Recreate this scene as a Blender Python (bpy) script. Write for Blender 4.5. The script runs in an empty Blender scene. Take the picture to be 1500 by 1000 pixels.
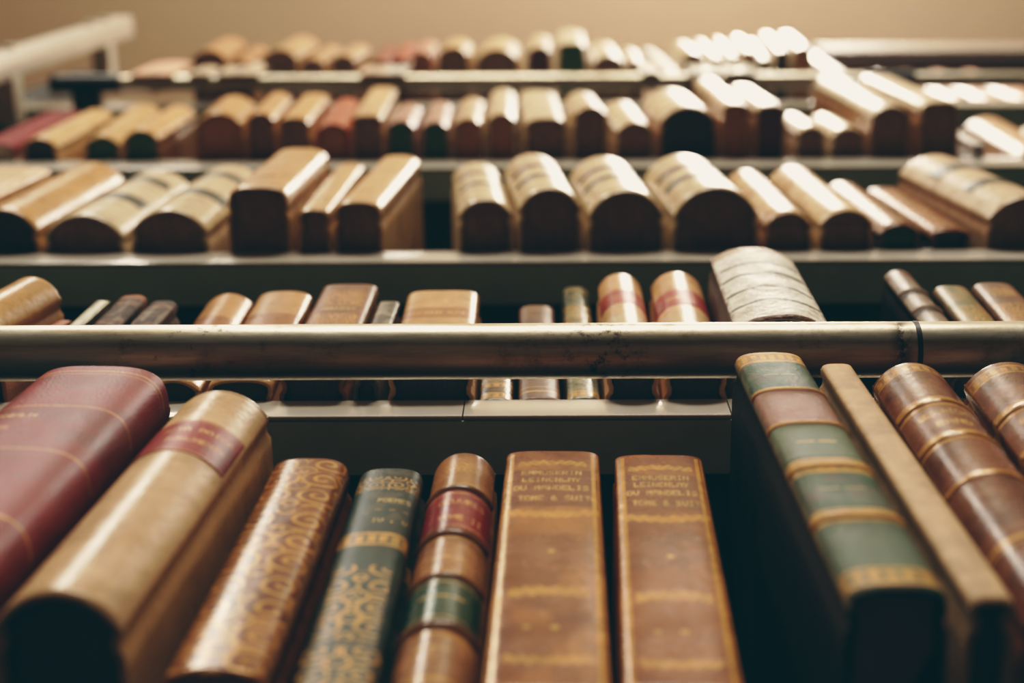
import bpy, math, random
import numpy as np

random.seed(7)
scn = bpy.context.scene
COL = scn.collection

# ------------------------------------------------------------------ camera frame (measured on the photograph)
F, CX, CY, V = 2300.0, 800.0, 500.0, -160.0          # focal length in px, axis x, axis y, zenith vanishing point
PITCH = math.atan2(F, CY - V)
S_, C_ = math.sin(PITCH), math.cos(PITCH)
K = F / S_
CAMZ = 1.20                                           # camera height above the floor
D = 0.2247                                            # distance to the front plane of the shelves

def z_at(y, Y):                                       # height of the point seen at image row y on the plane at depth Y
    w = K * Y / (y - V)
    return (w - Y * C_) / S_ + CAMZ
def w_at(Y, Z):
    return Y * C_ + (Z - CAMZ) * S_
def x_at(x, Y, Z):
    return (x - CX) * w_at(Y, Z) / F
def y_on(y, Z):                                       # depth of the point seen at row y on the horizontal plane Z
    k = (y - V) / K
    return k * (Z - CAMZ) * S_ / (1 - k * C_)

ZS = {1: None, 2: z_at(588, D), 3: z_at(369, D), 4: z_at(234, D), 5: z_at(148, D)}
ZS[1] = ZS[2] - 0.2935
Z_TOP = z_at(67, D)

def lin(c):
    out = []
    for v in c[:3]:
        v = v / 255.0
        out.append(v / 12.92 if v <= 0.04045 else ((v + 0.055) / 1.055) ** 2.4)
    return np.array(out)

# ------------------------------------------------------------------ materials
def new_mat(name):
    m = bpy.data.materials.new(name); m.use_nodes = True
    nt = m.node_tree
    for n in list(nt.nodes): nt.nodes.remove(n)
    out = nt.nodes.new('ShaderNodeOutputMaterial')
    b = nt.nodes.new('ShaderNodeBsdfPrincipled')
    nt.links.new(b.outputs[0], out.inputs[0])
    return m, nt, b
def N(nt, t, **kw):
    n = nt.nodes.new(t)
    for k, v in kw.items():
        setattr(n, k, v)
    return n
def noise(nt, scale, detail=4, rough=.6, vec=None, dist=0):
    n = N(nt, 'ShaderNodeTexNoise')
    n.inputs['Scale'].default_value = scale; n.inputs['Detail'].default_value = detail
    n.inputs['Roughness'].default_value = rough; n.inputs['Distortion'].default_value = dist
    if vec is not None: nt.links.new(vec, n.inputs['Vector'])
    return n
def coords(nt, scale=(1, 1, 1), kind='Object'):
    tc = N(nt, 'ShaderNodeTexCoord'); mp = N(nt, 'ShaderNodeMapping')
    mp.inputs['Scale'].default_value = scale
    nt.links.new(tc.outputs[kind], mp.inputs['Vector'])
    return mp.outputs['Vector']
def ramp(nt, fac, a, b, ca, cb):
    r = N(nt, 'ShaderNodeValToRGB')
    r.color_ramp.elements[0].position = a; r.color_ramp.elements[1].position = b
    r.color_ramp.elements[0].color = (*ca, 1); r.color_ramp.elements[1].color = (*cb, 1)
    nt.links.new(fac, r.inputs['Fac'])
    return r.outputs['Color']
def mixc(nt, mode, fac, a, b):
    m = N(nt, 'ShaderNodeMix', data_type='RGBA', blend_type=mode)
    for sock, v in ((m.inputs['Factor'], fac), (m.inputs[6], a), (m.inputs[7], b)):
        if hasattr(v, 'is_output'): nt.links.new(v, sock)
        elif isinstance(v, (int, float)): sock.default_value = v
        else: sock.default_value = (*v, 1)
    return m.outputs[2]
def bump(nt, b, h, strength, dist):
    n = N(nt, 'ShaderNodeBump')
    n.inputs['Strength'].default_value = strength; n.inputs['Distance'].default_value = dist
    nt.links.new(h, n.inputs['Height']); nt.links.new(n.outputs[0], b.inputs['Normal'])

def cover_mat(name, rough, grain_scale, grain, spec=.5, mottle=.35, coat=0.0):
    """leather, vellum or cloth: colour and gilding come from the painted attributes of each binding"""
    m, nt, b = new_mat(name)
    ac = N(nt, 'ShaderNodeAttribute', attribute_name='Col')
    ag = N(nt, 'ShaderNodeAttribute', attribute_name='gilt')
    v = coords(nt)
    n1 = noise(nt, 38, 6, .65, v); n2 = noise(nt, 170, 4, .6, v)
    k = 1 - mottle
    c1 = ramp(nt, n1.outputs['Fac'], .32, .68, (k, k * .97, k * .93), (1.08, 1.08, 1.08))
    c2 = ramp(nt, n2.outputs['Fac'], .3, .7, (.86, .85, .84), (1.06, 1.06, 1.06))
    col = mixc(nt, 'MULTIPLY', 1.0, ac.outputs['Color'], c1)
    col = mixc(nt, 'MULTIPLY', 1.0, col, c2)
    nt.links.new(col, b.inputs['Base Color'])
    mm = N(nt, 'ShaderNodeMath', operation='MULTIPLY'); mm.inputs[1].default_value = .12
    nt.links.new(ag.outputs['Fac'], mm.inputs[0]); nt.links.new(mm.outputs[0], b.inputs['Metallic'])
    rr = N(nt, 'ShaderNodeMapRange')
    rr.inputs['From Min'].default_value = .3; rr.inputs['From Max'].default_value = .7
    rr.inputs['To Min'].default_value = rough - .07; rr.inputs['To Max'].default_value = rough + .1
    nt.links.new(n1.outputs['Fac'], rr.inputs['Value']); nt.links.new(rr.outputs[0], b.inputs['Roughness'])
    b.inputs['Specular IOR Level'].default_value = spec
    b.inputs['Coat Weight'].default_value = coat; b.inputs['Coat Roughness'].default_value = .25
    n3 = noise(nt, grain_scale, 3, .6, v)
    ad = N(nt, 'ShaderNodeMath', operation='ADD')
    nt.links.new(n3.outputs['Fac'], ad.inputs[0]); nt.links.new(n1.outputs['Fac'], ad.inputs[1])
    bump(nt, b, ad.outputs[0], grain, .0006)
    return m
MAT = {
    'vellum': cover_mat('vellum', .29, 240, .3, .34, .2),
    'leather': cover_mat('polished_leather', .38, 700, .35, .22, .34),
    'grain': cover_mat('grained_leather', .42, 900, .5, .3, .28),
    'gloss': cover_mat('varnished_leather', .25, 500, .2, .32, .36),
    'matt': cover_mat('dry_leather', .5, 600, .5, .14, .34),
    'rough': cover_mat('worn_cloth', .6, 1200, .6, .2, .4),
    'silver': cover_mat('silvered_paper', .48, 420, 1.0, .3, .25),
}
def pages_mat(name, a, b_):
    m, nt, b = new_mat(name)
    v = coords(nt, (900, 25, 25)); v2 = coords(nt)
    n1 = noise(nt, 1.0, 3, .7, v); n2 = noise(nt, 60, 4, .6, v2)
    c = ramp(nt, n1.outputs['Fac'], .3, .72, a, b_)
    c2 = ramp(nt, n2.outputs['Fac'], .35, .65, (.7, .7, .7), (1.1, 1.1, 1.1))
    nt.links.new(mixc(nt, 'MULTIPLY', 1.0, c, c2), b.inputs['Base Color'])
    b.inputs['Roughness'].default_value = .8
    bump(nt, b, n1.outputs['Fac'], .5, .0008)
    return m
PAGES = {
    'brown': pages_mat('brown_page_edges', lin((118, 92, 82)), lin((150, 120, 106))),
    'rust': pages_mat('rust_page_edges', lin((150, 102, 76)), lin((185, 132, 102))),
    'green': pages_mat('green_sprinkled_page_edges', lin((52, 84, 58)), lin((82, 112, 66))),
    'black': pages_mat('dark_and_shaded_page_edges', lin((52, 52, 58)), lin((70, 68, 72))),  # near-black edges; on the second row the rail's shade is in this colour
    'plum': pages_mat('plum_page_edges', lin((84, 58, 66)), lin((112, 78, 84))),
    'pale': pages_mat('pale_page_edges', lin((190, 170, 140)), lin((220, 202, 172))),
}
def paint_mat(name, col, rough, metallic=0.0, var=.12, scale=30, coat=0):
    m, nt, b = new_mat(name)
    v = coords(nt, (1, 1, 1)); n1 = noise(nt, scale, 5, .65, v)
    c = lin(col)
    cc = ramp(nt, n1.outputs['Fac'], .3, .7, tuple(c * (1 - var)), tuple(c * (1 + var)))
    nt.links.new(cc, b.inputs['Base Color'])
    b.inputs['Roughness'].default_value = rough; b.inputs['Metallic'].default_value = metallic
    b.inputs['Coat Weight'].default_value = coat
    n2 = noise(nt, 400, 3, .6, v); bump(nt, b, n2.outputs['Fac'], .08, .0003)
    return m
M_LIP = paint_mat('grey_enamelled_steel', (182, 176, 164), .25, 0, .06, 18, .5)
M_FLANGE = paint_mat('green_grey_steel', (168, 196, 174), .5, 0, .12, 25)
M_CARC = paint_mat('dark_green_steel', (30, 48, 46), .55, 0, .15, 20)
M_POST = paint_mat('black_green_steel', (22, 34, 34), .45, 0, .15, 20)
M_ALU = paint_mat('brushed_aluminium', (190, 180, 164), .35, .35, .08, 60)

def rail_mat():
    m, nt, b = new_mat('tarnished_nickel_tube')
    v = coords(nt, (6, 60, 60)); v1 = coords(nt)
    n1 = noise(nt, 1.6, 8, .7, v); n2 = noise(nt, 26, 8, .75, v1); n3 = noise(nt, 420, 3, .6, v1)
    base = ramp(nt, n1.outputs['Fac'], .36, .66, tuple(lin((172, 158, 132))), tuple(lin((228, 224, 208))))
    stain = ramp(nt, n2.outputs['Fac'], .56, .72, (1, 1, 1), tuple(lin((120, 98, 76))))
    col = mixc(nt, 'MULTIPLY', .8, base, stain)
    # rubbed, pitted patch and small soot marks
    sep = N(nt, 'ShaderNodeSeparateXYZ'); nt.links.new(v1, sep.inputs[0])
    def near(x0, hw):
        s = N(nt, 'ShaderNodeMath', operation='SUBTRACT'); s.inputs[1].default_value = x0
        nt.links.new(sep.outputs[0], s.inputs[0])
        a = N(nt, 'ShaderNodeMath', operation='ABSOLUTE'); nt.links.new(s.outputs[0], a.inputs[0])
        r = N(nt, 'ShaderNodeMapRange'); r.inputs['From Min'].default_value = hw; r.inputs['From Max'].default_value = 0
        nt.links.new(a.outputs[0], r.inputs['Value'])
        return r.outputs[0]
    n4 = noise(nt, 150, 6, .75, v1)
    acc = None
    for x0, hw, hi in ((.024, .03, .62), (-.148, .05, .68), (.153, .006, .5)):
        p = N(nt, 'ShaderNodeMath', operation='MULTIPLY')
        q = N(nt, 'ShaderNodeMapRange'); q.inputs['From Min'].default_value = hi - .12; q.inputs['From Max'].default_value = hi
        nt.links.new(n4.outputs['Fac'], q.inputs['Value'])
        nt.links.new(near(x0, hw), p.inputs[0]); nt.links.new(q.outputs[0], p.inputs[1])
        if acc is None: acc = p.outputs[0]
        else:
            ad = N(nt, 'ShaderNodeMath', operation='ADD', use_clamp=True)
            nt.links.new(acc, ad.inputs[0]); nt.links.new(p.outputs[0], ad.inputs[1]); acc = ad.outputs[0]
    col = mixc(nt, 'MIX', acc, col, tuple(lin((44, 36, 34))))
    nt.links.new(col, b.inputs['Base Color'])
    b.inputs['Metallic'].default_value = .85
    rr = N(nt, 'ShaderNodeMapRange')
    rr.inputs['To Min'].default_value = .26; rr.inputs['To Max'].default_value = .46
    nt.links.new(n2.outputs['Fac'], rr.inputs['Value']); nt.links.new(rr.outputs[0], b.inputs['Roughness'])
    bump(nt, b, n3.outputs['Fac'], .15, .0003)
    return m
M_RAIL = rail_mat()

def plaster(name, c, rough=.9):
    m, nt, b = new_mat(name)
    v = coords(nt); n1 = noise(nt, 1.8, 5, .6, v); n2 = noise(nt, 60, 4, .6, v)
    cc = lin(c)
    nt.links.new(ramp(nt, n1.outputs['Fac'], .3, .7, tuple(cc * .93), tuple(cc * 1.05)), b.inputs['Base Color'])
    b.inputs['Roughness'].default_value = rough
    bump(nt, b, n2.outputs['Fac'], .1, .002)
    return m
M_CEIL = plaster('tan_ceiling_plaster', (190, 172, 148))
M_WALL = plaster('brown_wall_plaster', (150, 124, 100))
def floor_mat():
    m, nt, b = new_mat('oak_floor_boards')
    v = coords(nt, (1, 8, 1)); n1 = noise(nt, 3, 6, .6, v)
    nt.links.new(ramp(nt, n1.outputs['Fac'], .3, .7, tuple(lin((52, 40, 34))), tuple(lin((76, 58, 48)))), b.inputs['Base Color'])
    b.inputs['Roughness'].default_value = .5
    return m
M_FLOOR = floor_mat()

# ------------------------------------------------------------------ mesh helpers
def link(name, me, parent=None, mat=None):
    o = bpy.data.objects.new(name, me); COL.objects.link(o)
    if parent is not None: o.parent = parent
    if mat is not None: me.materials.append(mat)
    return o
def empty(name, loc=(0, 0, 0), label=None, cat=None, group=None):
    o = bpy.data.objects.new(name, None); COL.objects.link(o); o.location = loc
    o.empty_display_size = .02
    if label: o['label'] = label
    if cat: o['category'] = cat
    if group: o['group'] = group
    return o
def mesh(name, verts, faces, smooth=False, angle=None):
    me = bpy.data.meshes.new(name)
    me.from_pydata([tuple(v) for v in verts], [], [tuple(f) for f in faces])
    me.update()
    if smooth:
        me.polygons.foreach_set('use_smooth', [True] * len(me.polygons))
        me.set_sharp_from_angle(angle=math.radians(angle or 40))
    return me
class MB:
    """collects boxes and bevelled prisms, builds one mesh"""
    def __init__(s): s.v, s.f = [], []
    def prism_x(s, prof, x0, x1):            # (y,z) profile extruded along x
        n = len(prof); b = len(s.v)
        s.v += [(x0, y, z) for y, z in prof] + [(x1, y, z) for y, z in prof]
        s.f += [(b + i, b + (i + 1) % n, b + n + (i + 1) % n, b + n + i) for i in range(n)]
        s.f += [tuple(b + i for i in reversed(range(n))), tuple(b + n + i for i in range(n))]
    def rbox(s, lo, hi, r=.0015):            # box with its long edges (along the longest side) rounded
        d = [hi[i] - lo[i] for i in range(3)]
        ax = d.index(max(d)); o1, o2 = [i for i in range(3) if i != ax]
        r = min(r, d[o1] * .45, d[o2] * .45); prof = []
        for cx, cy, a0 in ((hi[o1] - r, hi[o2] - r, 0), (lo[o1] + r, hi[o2] - r, 90), (lo[o1] + r, lo[o2] + r, 180), (hi[o1] - r, lo[o2] + r, 270)):
            for k in range(4):
                a = math.radians(a0 + 30 * k); prof.append((cx + r * math.cos(a), cy + r * math.sin(a)))
        b = len(s.v); n = len(prof)
        for e in (lo[ax], hi[ax]):
            for p, q in prof:
                c = [0, 0, 0]; c[ax] = e; c[o1] = p; c[o2] = q; s.v.append(tuple(c))
        s.f += [(b + i, b + (i + 1) % n, b + n + (i + 1) % n, b + n + i) for i in range(n)]
        s.f += [tuple(b + i for i in reversed(range(n))), tuple(b + n + i for i in range(n))]
    def tube_x(s, x0, x1, cy, cz, r, n=48, cuts=1):
        b = len(s.v)
        for j in range(cuts + 1):
            x = x0 + (x1 - x0) * j / cuts
            s.v += [(x, cy + r * math.cos(2 * math.pi * i / n), cz + r * math.sin(2 * math.pi * i / n)) for i in range(n)]
        for j in range(cuts):
            a = b + j * n
            s.f += [(a + i, a + (i + 1) % n, a + n + (i + 1) % n, a + n + i) for i in range(n)]
        s.f += [tuple(b + i for i in reversed(range(n))), tuple(b + cuts * n + i for i in range(n))]
    def build(s, name, mat, parent=None, angle=22):
        me = mesh(name, s.v, s.f, True, angle)
        import bmesh
        bm = bmesh.new(); bm.from_mesh(me); bmesh.ops.recalc_face_normals(bm, faces=bm.faces); bm.to_mesh(me); bm.free()
        return link(name, me, parent, mat)

# ------------------------------------------------------------------ lettering and ornament, as masks over the spine
FONT = {
 'A': '0e11111f111111', 'B': '1e11111e11111e', 'C': '0e11101010110e', 'D': '1e11111111111e', 'E': '1f10101e10101f', 'F': '1f10101e101010',
 'G': '0e11101711110f', 'H': '1111111f111111', 'I': '0e04040404040e', 'L': '1010101010101f', 'M': '111b1515111111', 'N': '11191915131311',
 'O': '0e11111111110e', 'P': '1e11111e101010', 'R': '1e11111e141211', 'S': '0f10100e01011e', 'T': '1f040404040404', 'U': '1111111111110e',
 'V': '11111111110a04', 'X': '11110a040a1111', 'Y': '11110a04040404', 'Z': '1f01020408101f', '&': '0c12140815120d', '.': '00000000000c0c', ' ': '00000000000000',
 '4': '02060a121f0202', '1': '040c040404040e', '2': '0e11010204081f', '5': '1f101e0101110e', 'K': '11121418141211', 'Q': '0e11111115120d', '-': '0000001f000000'}
def text_mask(u, t, s, uc, tc, h, wid=None):
    """u across, t downwards, both in metres"""
    rows = np.array([[[int(FONT[ch][2 * r:2 * r + 2], 16) >> (4 - c) & 1 for c in range(5)] + [0] for r in range(7)] for ch in s])
    bmp = np.concatenate(list(rows), axis=1).astype(float)
    n = bmp.shape[1]; wid = wid or h / 7 * n
    fi = (u - uc) / wid * n + n / 2; fj = (t - tc) / h * 7 + 3.5
    i = np.floor(fi).astype(int); j = np.floor(fj).astype(int)
    ok = (i >= 0) & (i < n) & (j >= 0) & (j < 7)
    out = np.zeros_like(u)
    out[ok] = bmp[j[ok], i[ok]]
    return out
def sstep(a, b, x):
    q = np.clip((x - a) / (b - a), 0, 1); return q * q * (3 - 2 * q)
def scroll(u, t, k):
    """rows of alternating curls, mirrored about the middle of the spine"""
    c = 7.6 / k
    out = np.zeros_like(u)
    for oy in (0, .5):
        a = np.abs(u) / c + oy; b = t / c * 1.1 + oy
        ia, ib = np.floor(a), np.floor(b)
        x, y = a - ia - .5, b - ib - .5
        r = np.hypot(x, y); th = np.arctan2(y, x)
        sg = np.where((ia + ib) % 2 > .5, 1.0, -1.0)
        f = np.mod(r / .27 - sg * th / (2 * np.pi) + ib * .3, 1)
        lim = .52 if oy == 0 else .3
        out = np.maximum(out, (1 - sstep(.13, .2, np.abs(f - .5))) * (r < lim) * (r > .05))
    return out
def vnoise(u, t, sc, seed=0):
    rng = np.random.RandomState(seed); g = rng.rand(64, 64)
    x = u * sc + 17.3; y = t * sc + 5.1
    xi = np.floor(x).astype(int); yi = np.floor(y).astype(int)
    fx = x - xi; fy = y - yi; fx = fx * fx * (3 - 2 * fx); fy = fy * fy * (3 - 2 * fy)
    a = g[xi % 64, yi % 64]; b = g[(xi + 1) % 64, yi % 64]; c = g[xi % 64, (yi + 1) % 64]; d = g[(xi + 1) % 64, (yi + 1) % 64]
    return (a * (1 - fx) + b * fx) * (1 - fy) + (c * (1 - fx) + d * fx) * fy
def fbm(u, t, sc, seed=0):
    return sum(vnoise(u, t, sc * 2 ** i, seed + i) * .5 ** (i + 1) for i in range(4))

GOLD = lin((222, 168, 88))
BRIGHT = lin((244, 200, 124))

def spine_profile(W, sag, n, nu):
    """half superellipse from the left hinge over the spine to the right hinge; y grows into the shelf"""
    th = np.linspace(math.pi, 0, nu)
    c, s = np.cos(th), np.sin(th)
    x = np.sign(c) * np.abs(c) ** (2.0 / n) * W / 2
    y = sag * (1 - np.abs(s) ** (2.0 / n))
    if n < 2.45:                                  # a plain round back: one circular arc between the joints
        R = (W * W / 4 + sag * sag) / (2 * sag)
        x = np.linspace(-W / 2, W / 2, nu); y = R - np.sqrt(np.maximum(R * R - x * x, 0))
    # even spacing along the arc
    P = np.stack([x, y], 1); seg = np.hypot(*np.diff(P, axis=0).T); L = np.concatenate([[0], np.cumsum(seg)])
    q = np.linspace(0, L[-1], nu)
    return np.stack([np.interp(q, L, x), np.interp(q, L, y)], 1), q - L[-1] / 2, L[-1]

def set_attrs(me, col, gilt):
    a = me.attributes.new('Col', 'FLOAT_COLOR', 'POINT')
    a.data.foreach_set('color', np.concatenate([col, np.ones((len(col), 1))], 1).astype(np.float32).ravel())
    g = me.attributes.new('gilt', 'FLOAT', 'POINT')
    g.data.foreach_set('value', gilt.astype(np.float32))

def paint(ops, u, t, L, zt, base, seed, H):
    """ops are given by image row; zt() turns a row into metres below the top of this spine"""
    n = len(u); col = np.tile(base, (n, 1)); g = np.zeros(n)
    for op in ops:
        k = op[0]
        if k == 'zone':      # rows y0..y1, colour, optional half-width fraction
            hw = op[4] if len(op) > 4 else 2
            m = sstep(zt(op[1]) - .0004, zt(op[1]) + .0004, t) * (1 - sstep(zt(op[2]) - .0004, zt(op[2]) + .0004, t)) * (np.abs(u) < hw * L / 2)
            col = col * (1 - m[:, None]) + lin(op[3]) * m[:, None]
        elif k == 'blot':    # scale, threshold, colour, strength
            m = sstep(op[2] - .08, op[2] + .08, fbm(u, t, op[1], seed + int(op[1]))) * op[4]
            col = col * (1 - m[:, None]) + lin(op[3]) * m[:, None]
        elif k == 'streak':  # lengthwise wear
            m = sstep(op[2] - .1, op[2] + .1, fbm(u * 5, t * .6, op[1], seed + 3)) * op[4]
            col = col * (1 - m[:, None]) + lin(op[3]) * m[:, None]
        elif k == 'edge':    # rubbed joints and top edge
            m = np.maximum(sstep(op[1], 1.0, np.abs(u) / (L / 2)) * (np.abs(u) < L / 2 * 1.05), 1 - sstep(.0005, .003, t)) * op[3]
            m = m * (.4 + .6 * sstep(.3, .6, fbm(u, t, 260, seed + 9)))
            col = col * (1 - m[:, None]) + lin(op[2]) * m[:, None]
        else:
            if k == 'line':      # gold fillet at row y, thickness in metres, half width
                hw = op[3] if len(op) > 3 else 1.0
                m = (np.abs(t - zt(op[1])) < op[2] / 2) * (np.abs(u) < hw * L / 2)
            elif k == 'roll':    # dashed ornamental roll between rows
                a, b = zt(op[1]), zt(op[2]); mid = (a + b) / 2; hh = abs(b - a) / 2
                e = np.abs(t - mid) / hh
                m = (e < 1) * np.maximum((e > .72) * 1.0, np.maximum(.3, (e < .52) * (np.cos(u * op[3]) > -.35)))
            elif k == 'vline':   # upright fillets at a fraction of the half width
                m = (np.abs(np.abs(u) - op[1] * L / 2) < op[2] / 2) * (t > .004)
            elif k == 'text':    # string, row, letter height m, width fraction, centre fraction
                m = text_mask(u, t, op[1], op[5] * L / 2 if len(op) > 5 else 0, zt(op[2]), op[3], op[4] * L)
            elif k == 'scroll':  # scrollwork between rows
                hw = op[4] if len(op) > 4 else .86
                m = scroll(u, t, op[3]) * (t > zt(op[1])) * (t < zt(op[2])) * (np.abs(u) < hw * L / 2)
            elif k == 'swag':    # curved cartouche border: rows of centre, amplitude rows, thickness m
                tt = zt(op[1]) + op[2] * (np.abs(u) / (L / 2)) ** 2
                bend = np.abs(t - tt - .0007 * np.sin(np.abs(u) * 1500))
                m = (bend < op[3] / 2) * (np.abs(u) < op[4] * L / 2) * (.55 + .45 * (np.sin(np.abs(u) * 2100 + t * 1500) > 0))
            elif k == 'dot':
                m = (np.hypot(u - op[2] * L / 2, (t - zt(op[1]))) < op[3]) * 1.0
            m = m * np.clip(.45 + .9 * fbm(u, t, 300, seed + 21), 0, 1) * (.92 if k != 'scroll' else .9)
            col = col * (1 - m[:, None]) + (BRIGHT if k in ('text', 'dot') else GOLD) * m[:, None]; g = np.maximum(g, m)
    return col, g

def grid_faces(N_, M_, off=0):
    return [(off + j * N_ + i, off + j * N_ + i + 1, off + (j + 1) * N_ + i + 1, off + (j + 1) * N_ + i) for j in range(M_ - 1) for i in range(N_ - 1)]

RES = {1: (170, 480), 2: (90, 200), 3: (56, 60), 4: (32, 26), 5: (26, 16)}

def build_book(spec, row):
    W, H, sag, n, dep = spec['W'], spec['H'], spec['sag'], spec['n'], spec['dep']
    nu, nv = RES[row]
    st = spec['style']; seed = spec['seed']; mat = MAT[st['mat']]
    base = lin(st['base'])
    side = lin(st.get('side', st['base']))
    lean = spec['lean']
    Z0 = ZS[row] + .0004 + abs(math.sin(lean)) * (W / 2 + .0012)
    root = empty('book', (spec['X'], spec['Y'], Z0), spec['label'], 'book', spec['group'])
    root.rotation_euler = (0, lean, spec.get('yaw', 0))
    def zt(y):                                   # image row -> metres below the top, along this spine
        return H - (z_at(y, spec['Y']) - Z0)
    P, u, L = spine_profile(W, sag, n, nu)
    th = .0022 if row < 3 else .0026
    # outer outline: back edge of left board -> hinge -> spine -> hinge -> back edge of right board
    hb = W / 2 + .0006
    def board(sg):
        ys = [dep, sag + (dep - sag) * .5, sag + .014, sag + .0085, sag + .0065, sag + .0045, sag + .0025]
        xs = [hb, hb, hb, hb - .0002, hb - .0016, hb - .0017, hb - .0008]
        return np.array([[sg * x, y] for x, y in zip(xs, ys)])
    lb = board(-1); rb = board(1)[::-1]
    outl = np.concatenate([lb, P, rb]); nb = len(lb)
    uu = np.concatenate([-L / 2 - (lb[:, 1] - sag), u, L / 2 + (rb[:, 1] - sag)])
    T = np.gradient(outl, axis=0); T /= np.hypot(T[:, 0], T[:, 1])[:, None]
    nrm = np.stack([-T[:, 1], T[:, 0]], 1)       # points inwards
    if (nrm[nb + nu // 2] @ np.array([0, 1])) < 0: nrm = -nrm
    inn = outl + nrm * th
    Nn = len(outl)
    zs = np.linspace(0, H, nv)
    # soft head and tail caps: the spine leather turns in at both ends
    verts = []
    cap = np.minimum(zs, H - zs); turn = .0011 * np.clip(1 - cap / .0022, 0, 1) ** 2
    waist = st.get('waist', 0) * np.sin(np.pi * zs / H)
    spine_w = np.zeros(Nn); spine_w[nb:nb + nu] = np.sin(np.linspace(0, np.pi, nu)) ** .3
    rel = np.zeros(nv)
    rng = np.random.RandomState(seed)
    wob = st.get('wob', 0)
    for j, z in enumerate(zs):
        off = nrm * ((turn[j] + waist[j]) * spine_w)[:, None]
        q = outl + off
        if wob:
            q = q + nrm * (wob * (fbm(uu, np.full(Nn, z), 90, seed) - .5) * spine_w)[:, None]
        verts.append(np.concatenate([q, np.full((Nn, 1), z)], 1))
    outer = np.concatenate(verts)
    if st.get('torn'):
        r = (fbm(uu, np.zeros(Nn), 400, seed + 5) - .45) * .004
        outer[-Nn:, 2] += r * spine_w; 
    Vv = np.concatenate([outer, np.concatenate([inn, np.zeros((Nn, 1))], 1), np.concatenate([inn, np.full((Nn, 1), H)], 1)])
    ib, it = Nn * nv, Nn * nv + Nn
    faces = grid_faces(Nn, nv)
    for i in range(Nn - 1):
        faces.append((ib + i, ib + i + 1, i + 1, i))
        tp = Nn * (nv - 1)
        faces.append((tp + i, tp + i + 1, it + i + 1, it + i))
        faces.append((it + i, it + i + 1, ib + i + 1, ib + i))
    for i in (0, Nn - 1):
        faces.append((i, Nn * (nv - 1) + i, it + i, ib + i))
    me = mesh('cover', Vv, faces, True, 50)
    uf = np.concatenate([np.tile(uu, nv), uu, uu]); tf = H - Vv[:, 2]
    col, g = paint(st.get('ops', []), uf, tf, L, zt, base, seed, H)
    bd = np.abs(uf) > L / 2 + .001
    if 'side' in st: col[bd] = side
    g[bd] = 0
    hid = np.arange(len(Vv)) >= ib
    col[hid] = base * .55; g[hid] = 0
    # faces wound so that the outside faces outwards
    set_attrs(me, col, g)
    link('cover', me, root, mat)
    # text block
    pi = outl + nrm * (th + .0004)
    keep = slice(1, Nn - 1)
    pp = pi[keep].copy(); pp[:, 1] = np.minimum(pp[:, 1], dep - .004)
    step = max(1, nu // 40); idx = np.arange(0, len(pp), step); pp = pp[idx]
    ins = .003
    m_ = len(pp)
    pv = [(x, y, ins) for x, y in pp] + [(x, y, H - ins) for x, y in pp]
    pf = [(i, (i + 1) % m_, m_ + (i + 1) % m_, m_ + i) for i in range(m_)] + [tuple(reversed(range(m_))), tuple(range(m_, 2 * m_))]
    link('pages', mesh('pages', pv, pf, True, 50), root, PAGES[spec.get('pages', 'brown')])
    # raised bands
    def strip(name, z0, z1, h, colour, ops, um, umat, shape='flat', cols=None, rows=None):
        rws = rows or (7 if shape == 'round' else max(4, int(nv * abs(z1 - z0) / H * 1.3)))
        sel = np.abs(u) <= um * L / 2 + 1e-6
        Ps, us, ns = P[sel], u[sel], nrm[nb:nb + nu][sel]
        k = len(us); vv, uv, tv = [], [], []
        for j in range(rws):
            q = j / (rws - 1); z = z0 + (z1 - z0) * q
            hh = h * math.sin(math.pi * q) if shape == 'round' else h * (0 if j in (0, rws - 1) else 1)
            ed = np.clip((um * L / 2 - np.abs(us)) / .0006, 0, 1)
            vv.append(np.concatenate([Ps - ns * (hh * np.maximum(ed, .15) - .00002)[:, None] * 1.0, np.full((k, 1), z)], 1))
            uv.append(us); tv.append(np.full(k, H - z))
        vv = np.concatenate(vv); uv = np.concatenate(uv); tv = np.concatenate(tv)
        # a thin back skin closes the piece
        me2 = mesh(name, vv, grid_faces(k, rws), True, 60)
        c2, g2 = paint(ops, uv, tv, L, zt, lin(colour), seed + 77, H)
        set_attrs(me2, c2, g2)
        return link(name, me2, root, umat)
    for y, hgt, wz, colour, bops in spec.get('bands', []):
        zc = H - zt(y)
        if .002 < zc < H - .002: strip('raised_band', zc - wz / 2, zc + wz / 2, hgt, colour, bops, 1.0, mat, 'round')
    for lb_ in spec.get('labels', []):
        y0, y1, colour, lops = lb_[:4]; um = lb_[4] if len(lb_) > 4 else .97
        z1, z0 = H - zt(y0), H - zt(y1)
        o = strip('title_label', max(z0, .001), min(z1, H - .001), .00035, colour, lops, um, MAT['leather'] if st['mat'] == 'vellum' else mat)
        if len(lb_) > 5: o['label'] = lb_[5]
    return root

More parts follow.
